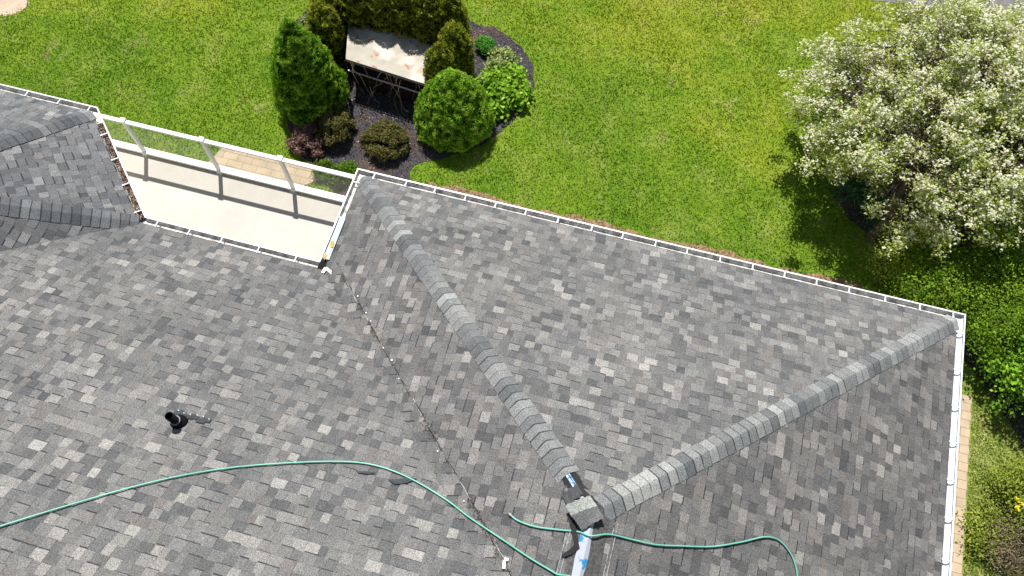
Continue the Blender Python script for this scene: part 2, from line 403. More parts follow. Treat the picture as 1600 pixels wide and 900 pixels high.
# true valley between main slope and wing side; main courses run 0.24 m past it up the wing slope
V0 = Vector((GI, YC, EZ)); VD = Vector((1, -1, SL)).normalized()
nm = Vector((0, SL, 1)).normalized(); nl = Vector((-SL, 0, 1)).normalized()
pm = nm.cross(VD).normalized(); pm = pm if pm.x < 0 else -pm          # into main
plv = nl.cross(VD).normalized(); plv = plv if plv.x > 0 else -plv      # into wing side
OM = (XL, YC, EZ); eM = (1, 0); uM = (0, -1)
def main_uv(p): return ((p[0]-OM[0]), (-(p[1]-OM[1]))*CS)
mfM = pmap(OM, (1, 0, 0), (0, -1, SL))
a0 = Vector((*main_uv(V0), 0)); a1 = Vector((*main_uv(V0+VD*8.2), 0)); dv = (a1-a0).normalized(); pv = Vector((dv.y, -dv.x, 0)); 
if (Vector((*main_uv(V0+pm), 0))-a0).dot(pv) > 0: pv = -pv
def strip_map(u, v, h):
    q = Vector((u, v, 0))-a0; a = q.dot(dv); b = q.dot(pv); return tuple(V0+VD*a+plv*b+nl*(h+.006))
LV = (Vector((HX, YV, EZ+RH))-V0).length; SW = .24
bk = -SW*plv.x/VD.x
strip = [tuple(a0[:2]), tuple((a0+dv*LV)[:2]), tuple((a0+dv*LV+pv*SW)[:2]), tuple((a0+dv*bk+pv*SW)[:2])]
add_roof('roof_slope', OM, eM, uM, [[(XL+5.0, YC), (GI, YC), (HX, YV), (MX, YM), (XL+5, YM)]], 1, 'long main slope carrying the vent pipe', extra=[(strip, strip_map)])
# wing side (left) slope, cut back from the valley
cx = SW/ (plv.x if plv.x else 1)
offx = SW*plv.x+ -SW*plv.y*0; 
sh = V0+plv*SW; k_ = sh.x-GI + (sh.y-YC)    # shift of the cut line in x
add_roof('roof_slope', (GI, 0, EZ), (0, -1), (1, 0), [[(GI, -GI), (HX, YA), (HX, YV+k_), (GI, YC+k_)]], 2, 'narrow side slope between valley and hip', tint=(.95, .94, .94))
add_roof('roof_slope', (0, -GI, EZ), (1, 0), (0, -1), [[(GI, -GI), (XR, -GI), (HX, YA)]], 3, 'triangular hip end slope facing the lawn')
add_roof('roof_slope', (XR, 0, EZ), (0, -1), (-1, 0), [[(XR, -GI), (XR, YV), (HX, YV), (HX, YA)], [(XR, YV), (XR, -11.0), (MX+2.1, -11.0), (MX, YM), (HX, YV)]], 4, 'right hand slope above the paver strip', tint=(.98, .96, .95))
# octagonal bay
x1 = GI*.41421356
k2 = EX+EY-GI*1.41421356; y1 = EY-GI; E0 = (k2-y1, y1); D0 = (k2-YC, YC)
HW = (E0[0]-D0[0]); side = E0[0]
BXc = EX-1.28; A_ = D0[0]-BXc; AP = (BXc, EY-GI-(A_)); APY = y1-A_; BH = SL*A_
s2 = 1/math.sqrt(2)
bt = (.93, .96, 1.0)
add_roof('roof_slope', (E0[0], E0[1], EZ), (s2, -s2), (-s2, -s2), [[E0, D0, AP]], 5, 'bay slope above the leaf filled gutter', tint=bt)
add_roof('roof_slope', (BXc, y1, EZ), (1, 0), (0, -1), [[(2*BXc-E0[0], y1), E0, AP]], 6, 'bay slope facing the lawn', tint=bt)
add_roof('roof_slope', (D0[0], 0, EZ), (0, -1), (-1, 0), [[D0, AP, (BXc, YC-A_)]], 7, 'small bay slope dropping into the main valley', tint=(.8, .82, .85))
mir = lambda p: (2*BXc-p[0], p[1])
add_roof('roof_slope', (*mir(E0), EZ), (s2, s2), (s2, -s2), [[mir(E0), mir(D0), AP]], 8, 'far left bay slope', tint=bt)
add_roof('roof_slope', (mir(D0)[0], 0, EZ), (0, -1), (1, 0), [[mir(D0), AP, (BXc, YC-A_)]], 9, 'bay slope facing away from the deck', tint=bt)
# felt deck below all slopes (closed prisms)
def deck_solid(pts, dz=.012, th=.10):
    mb = MB(); n_ = len(pts); V = [(x, y, z-dz) for x, y, z in pts]+[(x, y, z-dz-th) for x, y, z in pts]
    mb.add(V, [tuple(range(n_)), tuple(range(n_, 2*n_))[::-1]]+[(i, n_+i, n_+(i+1) % n_, (i+1) % n_) for i in range(n_)]); return mb
def Z(p, zz): return (p[0], p[1], EZ+zz)
mb = MB()
for pts in ([(XL+5, YC, EZ), (GI, YC, EZ), (HX, YV, EZ+RH), (MX, YM, EZ+MH), (XL+5, YM, EZ+MH)],
            [(GI, -GI, EZ), (HX, YA, EZ+RH), (HX, YV, EZ+RH), (GI, YC, EZ)],
            [(GI, -GI, EZ), (XR, -GI, EZ), (HX, YA, EZ+RH)],
            [(XR, -GI, EZ), (XR, YB, EZ), (MX, YM, EZ+MH), (HX, YV, EZ+RH), (HX, YA, EZ+RH)],
            [Z(E0, 0), Z(D0, 0), Z(AP, BH)], [Z((2*BXc-E0[0], y1), 0), Z(E0, 0), Z(AP, BH)], [Z(D0, 0), Z(AP, BH), Z((BXc, YC-A_), BH)],
            [Z((2*BXc-E0[0], y1), 0), Z(AP, BH), Z((2*BXc-D0[0], YC), 0)], [Z((2*BXc-D0[0], YC), 0), Z(AP, BH), Z((BXc, YC-A_), BH)]):
    s_ = deck_solid(pts); mb.add(s_.V, s_.F)
mb.build('roof_deck', M['under'], house)
back = deck_solid([(XR, YB, EZ), (XL+5, YB, EZ), (XL+5, YM, EZ+MH), (MX, YM, EZ+MH)], dz=0)
back.build('back_roof', M['starter'], house)
gb = MB(); gx = XL+5.4; gb.add([(gx, YC-.4, EZ-.2), (gx, YB+.4, EZ-.2), (gx, YM, EZ+MH-.14), (gx+.1, YC-.4, EZ-.2), (gx+.1, YB+.4, EZ-.2), (gx+.1, YM, EZ+MH-.14)], [(0, 1, 2), (5, 4, 3), (0, 3, 4, 1), (1, 4, 5, 2), (2, 5, 3, 0)]); gb.build('gable_wall', M['siding'], house)

# hip and ridge caps
def caps(A, B, n1, n2, t0, t1, name, seed, width=.155, tint=(1, 1, 1), light=1.0, flare=0):
    """folded cap shingles from the eave corner A up to B; n1,n2 normals of the two slopes"""
    R = random.Random(seed); A, B = Vector(A), Vector(B); d = (B-A).normalized(); Lh = (B-A).length; n1, n2 = Vector(n1).normalized(), Vector(n2).normalized()
    w1 = n1.cross(d).normalized(); w1 = w1 if w1.z < 0 else -w1; w2 = n2.cross(d).normalized(); w2 = w2 if w2.z < 0 else -w2
    nm_ = (n1+n2).normalized(); V = []; F = []; Cc = []; s = t0*Lh; E = .143; EDG = (.014, .014, .016, 1)
    while s < t1*Lh-.02:
        c = R.choices([(.11, .116, .12), (.143, .149, .152), (.175, .182, .183), (.215, .22, .217), (.265, .27, .263)], [2.2, 4, 4, 2.6, 1.2])[0]; k = R.uniform(.92, 1.08)*light
        c = tuple(x*k*t for x, t in zip(c, tint))+(1,); e = E+.01 if s+E < t1*Lh else t1*Lh-s
        wj = width*R.uniform(.97, 1.03); sk = R.uniform(-.006, .006)
        prof = [(w1, n1, 1.0), (w1, n1, .5), (w1, n1, .16), (None, nm_, 0), (w2, n2, .16), (w2, n2, .5), (w2, n2, 1.0)]
        rows = []
        for q, lift in ((0, .013), (.2*e, .012), (e, .004)):
            r = []
            for i, (wv, nv, f) in enumerate(prof):
                base = A+d*(s+q+sk*(i-3)/3)+(wv*(wj*f) if wv is not None else Vector((0, 0, 0)))
                r.append(base+nv*(lift+.004+(.020 if f < .2 and f > 0 else .012 if 0 < f < .6 else .0)+(.024 if f == 0 else 0)))
            rows.append(r)
        fl = [p - (prof[i][1])*(.015) for i, p in enumerate(rows[0])]
        b = len(V); n_ = len(prof)
        for r in rows: V += [tuple(p) for p in r]
        V += [tuple(p) for p in fl]
        hl = [(.74, .76, .78), (1, 1, 1)]
        for j in range(2):
            for i in range(n_-1):
                F.append((b+j*n_+i, b+j*n_+i+1, b+(j+1)*n_+i+1, b+(j+1)*n_+i)); Cc.append(c)
        for i in range(n_-1): F.append((b+i, b+i+1, b+3*n_+i+1, b+3*n_+i)); Cc.append(EDG)
        for sd in (0, n_-1):
            q = len(V); V.append(tuple(rows[0][sd]-prof[sd][1]*.015)); V.append(tuple(rows[2][sd]-prof[sd][1]*.008)); F.append((b+sd, b+n_+sd, b+2*n_+sd, q+1, q)); Cc.append(EDG)
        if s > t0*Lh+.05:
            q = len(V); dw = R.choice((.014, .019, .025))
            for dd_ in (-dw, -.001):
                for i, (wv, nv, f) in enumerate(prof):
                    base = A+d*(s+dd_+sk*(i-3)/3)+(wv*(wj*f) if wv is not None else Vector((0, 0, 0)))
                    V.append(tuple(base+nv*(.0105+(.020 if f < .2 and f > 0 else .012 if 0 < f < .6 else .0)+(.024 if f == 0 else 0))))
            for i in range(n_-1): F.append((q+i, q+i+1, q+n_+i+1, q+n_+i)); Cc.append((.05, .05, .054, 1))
        s += E
    o = mesh_obj(name, V, F, M['shingle'], house, col=Cc); return o
nE = (0, SL, 1); nL = (-SL, 0, 1); nR = (SL, 0, 1); nM = (0, SL, 1); nB = (SL*s2, SL*s2, 1)
APX = (HX, YA, EZ+RH)
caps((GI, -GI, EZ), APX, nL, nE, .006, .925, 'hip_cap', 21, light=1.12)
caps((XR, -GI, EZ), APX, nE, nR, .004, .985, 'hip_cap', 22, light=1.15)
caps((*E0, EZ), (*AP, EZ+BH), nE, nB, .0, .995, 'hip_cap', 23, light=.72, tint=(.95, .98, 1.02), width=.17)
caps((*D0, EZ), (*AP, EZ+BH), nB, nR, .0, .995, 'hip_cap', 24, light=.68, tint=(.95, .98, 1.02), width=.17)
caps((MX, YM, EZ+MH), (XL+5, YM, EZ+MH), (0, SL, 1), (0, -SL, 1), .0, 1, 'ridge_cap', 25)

# gutters
def gutter(P0, P1, inward, k0, k1, spacing=.54, first=.3, mat=None, litter=False, hang=True):
    P0, P1, inw = Vector((*P0, EZ)), Vector((*P1, EZ)), Vector((*inward, 0)).normalized(); d = (P1-P0).normalized(); L = (P1-P0).length
    g_ = .001
    prof = [(0, 0), (.022, 0), (.022, -.007), (.006, -.007), (.006, -.05), (.038, -.088), (.118, -.088), (.118, -.04), (.124, -.04), (.124, -.094), (.034, -.094), (0, -.052)]
    n_ = len(prof); V = []
    for P, k, sg in ((P0, k0, 1), (P1, k1, -1)):
        for dd, zz in prof: V.append(P+inw*dd+d*(sg*(-k)*dd)+Vector((0, 0, zz)))
    F = [(i, (i+1) % n_, n_+(i+1) % n_, n_+i) for i in range(n_)]
    o = mesh_obj('gutter', V, F, M['white'], house)
    o.data.materials.append(mat or M['grime'])
    for i_ in (3, 4, 5, 6, 7): o.data.polygons[i_].material_index = 1
    s = first
    while hang and s < L-.12:
        mb = MB(); c = P0+d*s
        mb.bar(c+inw*.010+Vector((0, 0, .004)), c+inw*.125+Vector((0, 0, .016)), .019, .012)
        mb.box(c+inw*.118+Vector((0, 0, .012)), (.028, .045, .020), Matrix.Rotation(math.atan2(d.y, d.x), 3, 'Z'))
        h = mb.build('gutter_hanger', M['clean'], None); h.parent = o
        s += spacing*random.uniform(.93, 1.07)
    return o, P0, d, inw, L
gutter((0, 0), (W, 0), (0, -1), -1, -1, first=.33)
gutter((W, 0), (W, -16), (-1, 0), -1, 0, first=.35, spacing=.60, mat=M['clean'])
gutter((0, 0), (0, LY), (1, 0), -1, 1, first=.28, spacing=.72)
gutter((0, LY), (DX, LY), (0, -1), 1, .4142, first=.38, spacing=.62)
gE = gutter((DX, LY), (EX, EY), (-s2, -s2), .4142, -.4142, first=.15, spacing=.58)
gutter((EX, EY), (2*BXc-EX, EY), (0, -1), -.4142, -.4142, first=.12, spacing=.6)
# dry leaves packed in the bay gutter
n = 2600; _, P0, d_, inw, Lg = gE
s = RNG.uniform(0, 1, n)**.75*(Lg-.35); q = RNG.uniform(.018, .115, n)
C = np.array(P0)+np.outer(s, np.array(d_))+np.outer(q, np.array(inw)); C[:, 2] = EZ-.045+RNG.uniform(0, .03, n)+.012*np.sin(s*9)
Nn = unit(np.array([0, 0, 1.])+RNG.normal(0, .5, (n, 3)))
lo = quads_obj('leaf_litter', leaf_verts(C, Nn, RNG.uniform(.015, .05, n), RNG.uniform(.01, .03, n)), M['litter'], house, RNG.random(n)); tag(lo, kind='stuff')
lb = MB(); lb.bar(P0+inw*.066+Vector((0, 0, -.06)), P0+inw*.066+d_*(Lg-.4)+Vector((0, 0, -.06)), .09, .03); lb.build('gutter_muck', M['under'], house)

# fascia, soffit and walls
def wallbox(x0, x1, y0, y1, z0, z1): mb.prism([(x0, y0), (x1, y0), (x1, y1), (x0, y1)], z0, z1)
foot = [[(GI-.015, -GI+.015), (XR+.015, -GI+.015), (XR+.015, YB), (GI-.015, YB)], [(XL+5, YC+.015), (GI-.016, YC+.015), (GI-.016, YB), (XL+5, YB)]]
bayfoot = [(E0[0], E0[1]+.012), (D0[0]+.012, D0[1]+.016), (2*BXc-D0[0], YC+.016), (2*BXc-E0[0], E0[1]+.012)]
mb = MB()
for f in foot: mb.prism(f, EZ-.20, EZ-.112)
mb.prism(bayfoot[::-1], EZ-.20, EZ-.113); mb.build('soffit', M['white'], house)
mb = MB()
for a, b in (((GI, -GI), (XR, -GI)), ((XR, -GI), (XR, YB)), ((GI, -GI), (GI, YC)), ((XL+5, YC), (GI, YC))):
    a = Vector((*a, EZ-.10)); b = Vector((*b, EZ-.10)); mb.bar(a, b, .02, .16)
mb.bar(Vector((*E0, EZ-.10)), Vector((*D0, EZ-.10)), .02, .16); mb.bar(Vector((2*BXc-E0[0], y1, EZ-.10)), Vector((*E0, EZ-.10)), .02, .16)
mb.build('fascia', M['white'], house)
mb = MB(); o_ = .40
wallbox(GI+o_, XR-o_, YB+o_, -GI-o_, 0, EZ-.2); mb.build('wall', M['siding'], house)
mb = MB(); wallbox(XL+5.4, GI+o_-.003, YB+o_, YC-o_, 0, EZ-.2); mb.build('wall', M['siding'], house)
mb = MB(); b2 = [(E0[0]-.17, E0[1]-o_), (D0[0]-o_, D0[1]-.17), (D0[0]-o_, YC-o_+.003), (2*BXc-D0[0]+o_, YC-o_+.003), (2*BXc-D0[0]+o_, YC-.17), (2*BXc-E0[0]+.17, E0[1]-o_)]
mb.prism(b2[::-1], 0, EZ-.2); mb.build('wall', M['siding'], house)
DZ = EZ-2.4                                    # deck floor height
fr_ = MB(); fr_.box((-1.6, YC-o_+.02, DZ+1.05), (1.9, .06, 2.1)); dr = fr_.build('sliding_door', M['white'], house)
for xx in (-2.05, -1.15):
    pn = MB(); pn.box((xx, YC-o_+.055, DZ+1.05), (.78, .02, 1.9)); pb = pn.build('pane', M['pane'], None); pb.parent = dr
for yy in (-3.0, -6.5):
    fr_ = MB(); fr_.box((XR-o_+.02, yy, 1.9), (.06, 1.2, 1.2)); wn = fr_.build('window', M['white'], house)
    pn = MB(); pn.box((XR-o_+.06, yy, 1.9), (.02, 1.05, 1.05)); pb = pn.build('pane', M['pane'], None); pb.parent = wn

# vent pipe on the main slope
nM_ = (0, SL, 1); dM = SL*YC+EZ
def onmain(u, v, up=0.): p = on_plane(u, v, (0, SL, 1), dM); return p+Vector(nm)*up
def onleft(u, v, up=0.): return on_plane(u, v, (-SL, 0, 1), -SL*GI+EZ)+nl*up
nr_ = Vector((SL, 0, 1)).normalized()
def onright(u, v, up=0.): return on_plane(u, v, (SL, 0, 1), SL*XR+EZ)+nr_*up
def onend(u, v, up=0.): return on_plane(u, v, (0, SL, 1), -SL*GI+EZ)+nm*up
vb = onmain(279, 661)
mb = MB(); up3 = Vector((0, -1, SL)).normalized()
prof = [(0, .115), (.02, .11), (.06, .082), (.10, .066), (.125, .063)]
pts = [vb+Vector((0, 0, z)) for z, _ in prof]; pts[0] = vb-Vector((0, 0, .03))
mb.tube(pts, [r for _, r in prof], 20); boot = mb.build('pipe_boot', M['black'], house, True)
mb = MB(); mb.tube([vb+Vector((0, 0, z)) for z in (0, .33, .33, .08)], [.053, .053, .045, .045], 20, False); vp = mb.build('vent_pipe', M['black'], house, True)
mb = MB(); mb.tube([vb+Vector((0, 0, z)) for z in (.120, .129)], [.0665, .0665], 20); mb.build('pipe_collar', M['chalk0'], None, True).parent = vp
mb = MB()
for i in range(9):
    a = i/8; c = vb-up3*(.13+.02*math.sin(a*14))+Vector((-.14+a*.44, 0, 0))+nm*.02; c2 = c+Vector((.054, 0, 0)); mb.bar(c, c2, .075+.02*math.sin(i*2.1), .008, nm)
mb.build('pipe_flashing', M['blackmetal'], house)
for i in range(6): mb = MB(); c = vb-up3*(.17+.015*math.sin(i*5))+Vector((-.10+i*.085, 0, 0))+nm*.03; mb.box(c, (.012, .010, .005)); mb.build('sealant_dot', M['white'], house)

# main ridge stripped down to its membrane, below the junction of the hips
m, N, b = new_mat('ridge_membrane', .5, .4)
c = mix(N, (.44, .47, .56), (.04, .26, .55), mrange(N, nz(N, 6.5, 3, .6), .60, .63)); N.links.new(c, b.inputs['Base Color']); M['memb'] = m
def ridge_strip(ys, name, mat, lift=.02):
    V = []; F = []
    for (y, wl, wr) in ys:
        for x, s_ in ((-wl, 1), (0, 0), (wr, 1)): V.append((HX+x, y, EZ+RH-abs(x)*SL+lift+(0.012 if x == 0 else 0)))
    for i in range(len(ys)-1):
        for j in (0, 1): a = i*3+j; F.append((a, a+1, a+4, a+3))
    return mesh_obj(name, V, F, mat, house)
ridge_strip([(-5.15, .10, .02), (-5.3, .09, .03), (-5.5, .085, .045), (-5.62, .09, .05), (-5.8, .08, .035), (-5.98, .07, .02), (-6.2, .05, .03), (-6.6, .06, .05)], 'ridge_membrane', M['memb'], .030)
ridge_strip([(YA+.1, .16, .18), (-5.5, .165, .2), (YV-.05, .16, .20)], 'ridge_underlay', M['starter'], .017)
M['chalk'] = plain('grey_sealant', (.42, .42, .42), .8, .3, .4, 40)
for x0 in (-.235, -.20, .255, .29):
    ps = []; rs = []; y = YA-.02
    while y > YV:
        ps.append((HX+x0+random.uniform(-.003, .003), y, EZ+RH-abs(x0)*SL+.019)); rs.append(random.choice((.0008, .003, .0045, .004))); y -= .045
    mb = MB(); mb.tube(ps, rs, 5); mb.build('adhesive_line', M['chalk'], house)
# blue/white tape on the bare end of the left hip
hipd = (Vector(APX)-Vector((GI, -GI, EZ)))
def hp(t, a=0, b=0, h=.03):  # along hip, a metres across towards the hip end slope
    base = Vector((GI, -GI, EZ))+hipd*t; dd = hipd.normalized(); s_ = dd.cross(Vector((0, 0, 1))).normalized(); return base+s_*a+Vector((0, 0, h-abs(a)*.4))+dd*b
mb = MB(); mb.add([hp(.915, -.02), hp(.915, .03), hp(.965, .045), hp(.965, -.01)], [(0, 1, 2, 3)]); mb.add([hp(.965, .0), hp(.965, .05), hp(1.0, .06), hp(1.0, .02)], [(0, 1, 2, 3)])
mb.build('hip_tape', M['memb'], house)
mb = MB(); mb.add([hp(.905, -.14, 0, -.004), hp(.905, 0, 0, .022), hp(.995, 0, 0, .022), hp(.995, -.14, 0, -.004)], [(0, 1, 2, 3)]); mb.add([hp(.905, 0, 0, .022), hp(.905, .12, 0, -.0), hp(.995, .10, 0, -.0), hp(.995, 0, 0, .022)], [(0, 1, 2, 3)]); mb.build('hip_underlay', M['under'], house)

# sealant dots and grit along the valley
dots = [(561, 464), (574, 490), (581, 503), (601, 545), (614, 564), (625, 593), (686, 706), (727, 784), (728, 787), (566, 480), (590, 520)]
for u, v in dots[:8]: c = onleft(u, v, .03); mb = MB(); mb.box(c, (random.uniform(.010, .022), random.uniform(.010, .022), .006), Matrix.Rotation(random.random(), 3, 'Z')); mb.build('sealant_dot', M['white'], house)
R_ = random.Random(8); a_ = .35; k3_ = 0
while a_ < LV-.1:
    ln_ = R_.uniform(.08, .32); o0 = SW+R_.uniform(-.02, .012); mb = MB(); ps = [V0+VD*(a_+ln_*j/4)+plv*(o0+R_.uniform(-.006, .006))+nl*.021 for j in range(5)]
    mb.tube(ps, [.002, R_.uniform(.003, .007), R_.uniform(.003, .007), .005, .002], 5); mb.build('valley_seam', M['under'] if R_.random() < .88 else M['chalk'], house)
    a_ += ln_+R_.uniform(-.02, .10)
n = 1300; t = RNG.uniform(.03, 1, n); off = SW+RNG.normal(-.015, .03, n)
C = np.array(V0)+np.outer(t*LV, np.array(VD))+np.outer(off, np.array(plv))+np.array(nl)*.023
keep = vnoise(C, 2.2) > -.05; C = C[keep]; n = len(C)
tag(quads_obj('valley_grit', leaf_verts(C, unit(np.array(nl)+RNG.normal(0, .3, (n, 3))), RNG.uniform(.008, .028, n), RNG.uniform(.006, .015, n)), M['litter'], house, RNG.random(n)*.62), kind='stuff')

# drip edge scrap with yellow tape in the wing gutter
mb = MB(); mb.add([(.05, -1.0, EZ+.012), (.16, -1.02, EZ+.05), (.17, -1.80, EZ+.05), (.05, -1.78, EZ+.012)], [(0, 1, 2, 3)]); mb.box((.125, -1.4, EZ+.045), (.03, .8, .008))
M['paleblue'] = plain('primed_flashing', (.50, .57, .58), .5, .4, .15, 6); dfp = mb.build('drip_edge', M['paleblue'], house)
M['yellow'] = plain('yellow_tape', (.42, .30, .07), .6, .3, .4, 20)
mb = MB(); mb.box((.115, -1.52, EZ+.058), (.05, .12, .006), Matrix.Rotation(.25, 3, 'Z')); mb.build('tape', M['yellow'], None).parent = dfp
mb = MB(); mb.box((.08, -1.76, EZ+.05), (.06, .09, .006), Matrix.Rotation(-.3, 3, 'Z')); mb.build('tape', M['yellow'], None).parent = dfp
mb = MB(); mb.prism([(.02, LY-.17), (.02, LY-.02), (.10, LY+.05), (.20, LY-.1), (.24, LY-.22)][::-1], EZ-.05, EZ+.004); mb.build('gutter_outlet', M['black'], house)
mb = MB(); mb.bar((.17, LY-.12, EZ+.06), (.33, LY-.20, EZ+.10), .05, .015); mb.bar((.17, LY-.12, EZ+.06), (.16, LY-.22, EZ+.07), .05, .012); mb.build('strap', M['white'], house)

# ------------------------------------------------------------------ deck
deck = empty('deck', (-2.4, .5, DZ), 'pale cream deck with white post and glass railing between bay and wing', 'deck')
mb = MB(); mb.box((-2.75, -.95, DZ-.06), (7.5, 3.1, .12)); mb.build('deck_floor', M['deck'], deck)
mb = MB(); mb.box((-2.75, .615, DZ-.10), (7.52, .028, .28)); mb.build('fascia_board', M['rail'], deck)
for x in (-5.2, -3.57, -1.97, -.4, .9):
    mb = MB(); mb.box((x, .45, (DZ-.12)/2), (.1, .1, DZ-.12)); mb.build('deck_post', M['rail'], deck)
PX = [-6.40, -5.235, -3.58, -1.965, -.35, .93]; RY = .50
XS = PX
for x in PX:
    mb = MB(); mb.box((x, RY, DZ+.57), (.062, .062, 1.14)); po = mb.build('railing_post', M['rail'], deck)
    mb = MB(); mb.box((x, RY, DZ+.008), (.12, .12, .016)); mb.box((x, RY, DZ+.045), (.085, .085, .06)); mb.build('post_base', M['rail'], None).parent = po
    mb = MB(); mb.box((x, RY, DZ+1.165), (.105, .105, .05)); mb.box((x, RY, DZ+1.195), (.06, .06, .02)); mb.build('post_cap', M['rail'], None).parent = po
mb = MB(); mb.box((-2.72, RY, DZ+1.13), (7.4, .078, .045)); mb.build('top_rail', M['rail'], deck)
mb = MB(); mb.box((-2.72, RY-.004, DZ+.085), (7.4, .075, .05)); mb.box((-2.72, RY+.055, DZ+.045), (7.4, .03, .05)); mb.box((-2.72, RY+.10, DZ+.016), (7.4, .045, .03)); mb.build('bottom_rail', M['rail'], deck)
for a, b in zip(XS[:-1], XS[1:]):
    mb = MB(); mb.box(((a+b)/2, RY, DZ+.61), (b-a-.07, .008, 1.0)); mb.build('glass_panel', M['glass'], deck)

# ------------------------------------------------------------------ things on the roof
m, N, b = new_mat('green_hose', .35, .5); c = ramp(N, [(.3, (.13, .44, .33)), (.7, (.24, .60, .48))], nz(N, 2, 3)); N.links.new(c, b.inputs['Base Color']); M['hose'] = m
M['brass'] = plain('fitting_metal', (.5, .48, .42), .35, .5, .2, 20, .6)
h1 = [(-60, 846), (0, 826), (60, 807), (120, 789), (200, 766), (280, 747), (360, 734), (440, 727), (520, 724), (570, 727), (612, 738), (655, 758), (700, 786)]
h1b = [(735, 809), (790, 846), (830, 873), (870, 897), (900, 918)]
pts = [onmain(u, v, .035) for u, v in h1]+[onleft(u, v, .035) for u, v in h1b]+[Vector((HX, onleft(900, 918).y-.9, EZ+RH+.06))]
mb = MB(); mb.tube(spline(pts, 10), .0098, 10)
hz = mb.build('air_hose', M['hose'], None, True); tag(hz, 'long green air hose arching across the main slope below the vent pipe', 'hose', 'green air hoses on the roof')
h2l = [(800, 806), (812, 815), (838, 824), (875, 829), (905, 832)]; h2r = [(950, 835), (985, 843), (1022, 851), (1060, 853), (1110, 854), (1155, 847), (1192, 839), (1214, 844), (1230, 861), (1239, 880), (1243, 905), (1238, 940)]
pts = [onleft(u, v, .03) for u, v in h2l]+[Vector((HX+.02, onleft(905, 832).y-.02, EZ+RH+.06))]+[onright(u, v, .03) for u, v in h2r]
sp_ = spline(pts, 10); h2 = empty('air_hose', sp_[0], 'green air hose crossing the stripped ridge, with its loose metal end', 'hose', 'green air hoses on the roof')
mb = MB(); mb.tube(sp_, .0098, 10); mb.build('hose_line', M['hose'], h2, True)
d_ = (sp_[0]-sp_[2]).normalized(); mb = MB(); mb.tube([sp_[0]-d_*.01, sp_[0]+d_*.03, sp_[0]+d_*.035, sp_[0]+d_*.06], [.018, .018, .011, .011], 10); mb.build('hose_fitting', M['brass'], h2, True)

def bent_cap(name, c, ang, L_, Wd, nrm, fold, col, label, tilt=0, curl=.02):
    """a loose cap shingle: L_ along, Wd across, folded over its middle"""
    nrm = Vector(nrm).normalized(); e1 = Vector((math.cos(ang), math.sin(ang), 0)); e1 = (e1-nrm*e1.dot(nrm)).normalized(); e2 = nrm.cross(e1)
    R = random.Random(len(label)); V = []; F = []; nu, nv = 8, 8
    for top in (1, 0):
        for i in range(nu+1):
            for j in range(nv+1):
                a = i/nu-.5; b_ = j/nv-.5; h = fold*(.5-abs(b_))*2*Wd/2+curl*math.sin(a*5+b_*2)+tilt*a
                jag = (.012*math.sin(j*2.3+1)) if i in (0, nu) else 0
                V.append(Vector(c)+e1*(a*L_+jag)+e2*(b_*Wd)+nrm*(h+(.006 if top else 0)))
    k = (nu+1)*(nv+1)
    for i in range(nu):
        for j in range(nv):
            a = i*(nv+1)+j; F.append((a, a+nv+1, a+nv+2, a+1)); F.append((k+a, k+a+1, k+a+nv+2, k+a+nv+1))
    for j in range(nv): F.append((j, j+1, k+j+1, k+j)); a = nu*(nv+1)+j; F.append((a, k+a, k+a+1, a+1))
    for i in range(nu): a = i*(nv+1); F.append((a, k+a, k+a+nv+1, a+nv+1)); a += nv; F.append((a, a+nv+1, k+a+nv+1, k+a))
    fc = []
    for f in F: fc.append((*col, 1) if max(f) < k else (.03, .03, .03, 1))
    o = mesh_obj(name, V, F, M['shingle'], None, col=fc); tag(o, label, 'shingle', 'cut cap shingles at the roof peak'); return o
pk = Vector((HX, YA, EZ+RH))
def pkat(u, v, z): return at(u, v, EZ+RH+z)
def patch(name, cs, bulge, col, label, th=.010, jag=.006):
    """curved shingle between four corners; the first-to-second side runs across the fold"""
    A_, B_, C_, D_ = [Vector(c) for c in cs]; nu, nv = 10, 8; V = []; F = []; R = random.Random(len(label))
    for top in (1, 0):
        for i in range(nu+1):
            for j in range(nv+1):
                a, b_ = i/nu, j/nv; p = (A_*(1-a)+B_*a)*(1-b_)+(D_*(1-a)+C_*a)*b_
                h = bulge*(1-abs(2*a-1)**1.3)+.012*math.sin(b_*3+a*4)
                if j in (0, nv): p += (D_-A_).normalized()*jag*math.sin(i*2.4+label.count('e'))
                V.append(p+Vector((0, 0, h-(0 if top else th))))
    k = (nu+1)*(nv+1)
    for i in range(nu):
        for j in range(nv):
            a = i*(nv+1)+j; F.append((a, a+nv+1, a+nv+2, a+1)); F.append((k+a, k+a+1, k+a+nv+2, k+a+nv+1))
    for j in range(nv): F.append((j, j+1, k+j+1, k+j)); a = nu*(nv+1)+j; F.append((a, k+a, k+a+1, a+1))
    for i in range(nu): a = i*(nv+1); F.append((a, k+a, k+a+nv+1, a+nv+1)); a += nv; F.append((a, a+nv+1, k+a+nv+1, k+a))
    o = mesh_obj(name, V, F, M['shingle'], None, col=[(*col, 1) if max(f) < k else (.03, .03, .03, 1) for f in F]); tag(o, label, 'shingle', 'cut cap shingles at the roof peak'); return o
patch('cap_shingle', (pkat(883, 790, -.03), pkat(922, 774, .03), pkat(934, 792, .05), pkat(895, 811, .0)), .05, (.27, .29, .275), 'pale grey loose cap shingle lying over the bare roof peak')
patch('cap_shingle', (pkat(893, 806, .03), pkat(933, 790, .07), pkat(944, 809, .07), pkat(909, 829, .03)), .06, (.125, .128, .13), 'darker grey cap shingle overlapping the pale one just above the hose')
bent_cap('cap_shingle', onleft(897, 775, .045), math.radians(-40), .16, .22, nl, .1, (.07, .072, .078), 'dark cut shingle scrap on the bare end of the left hip', curl=.012)
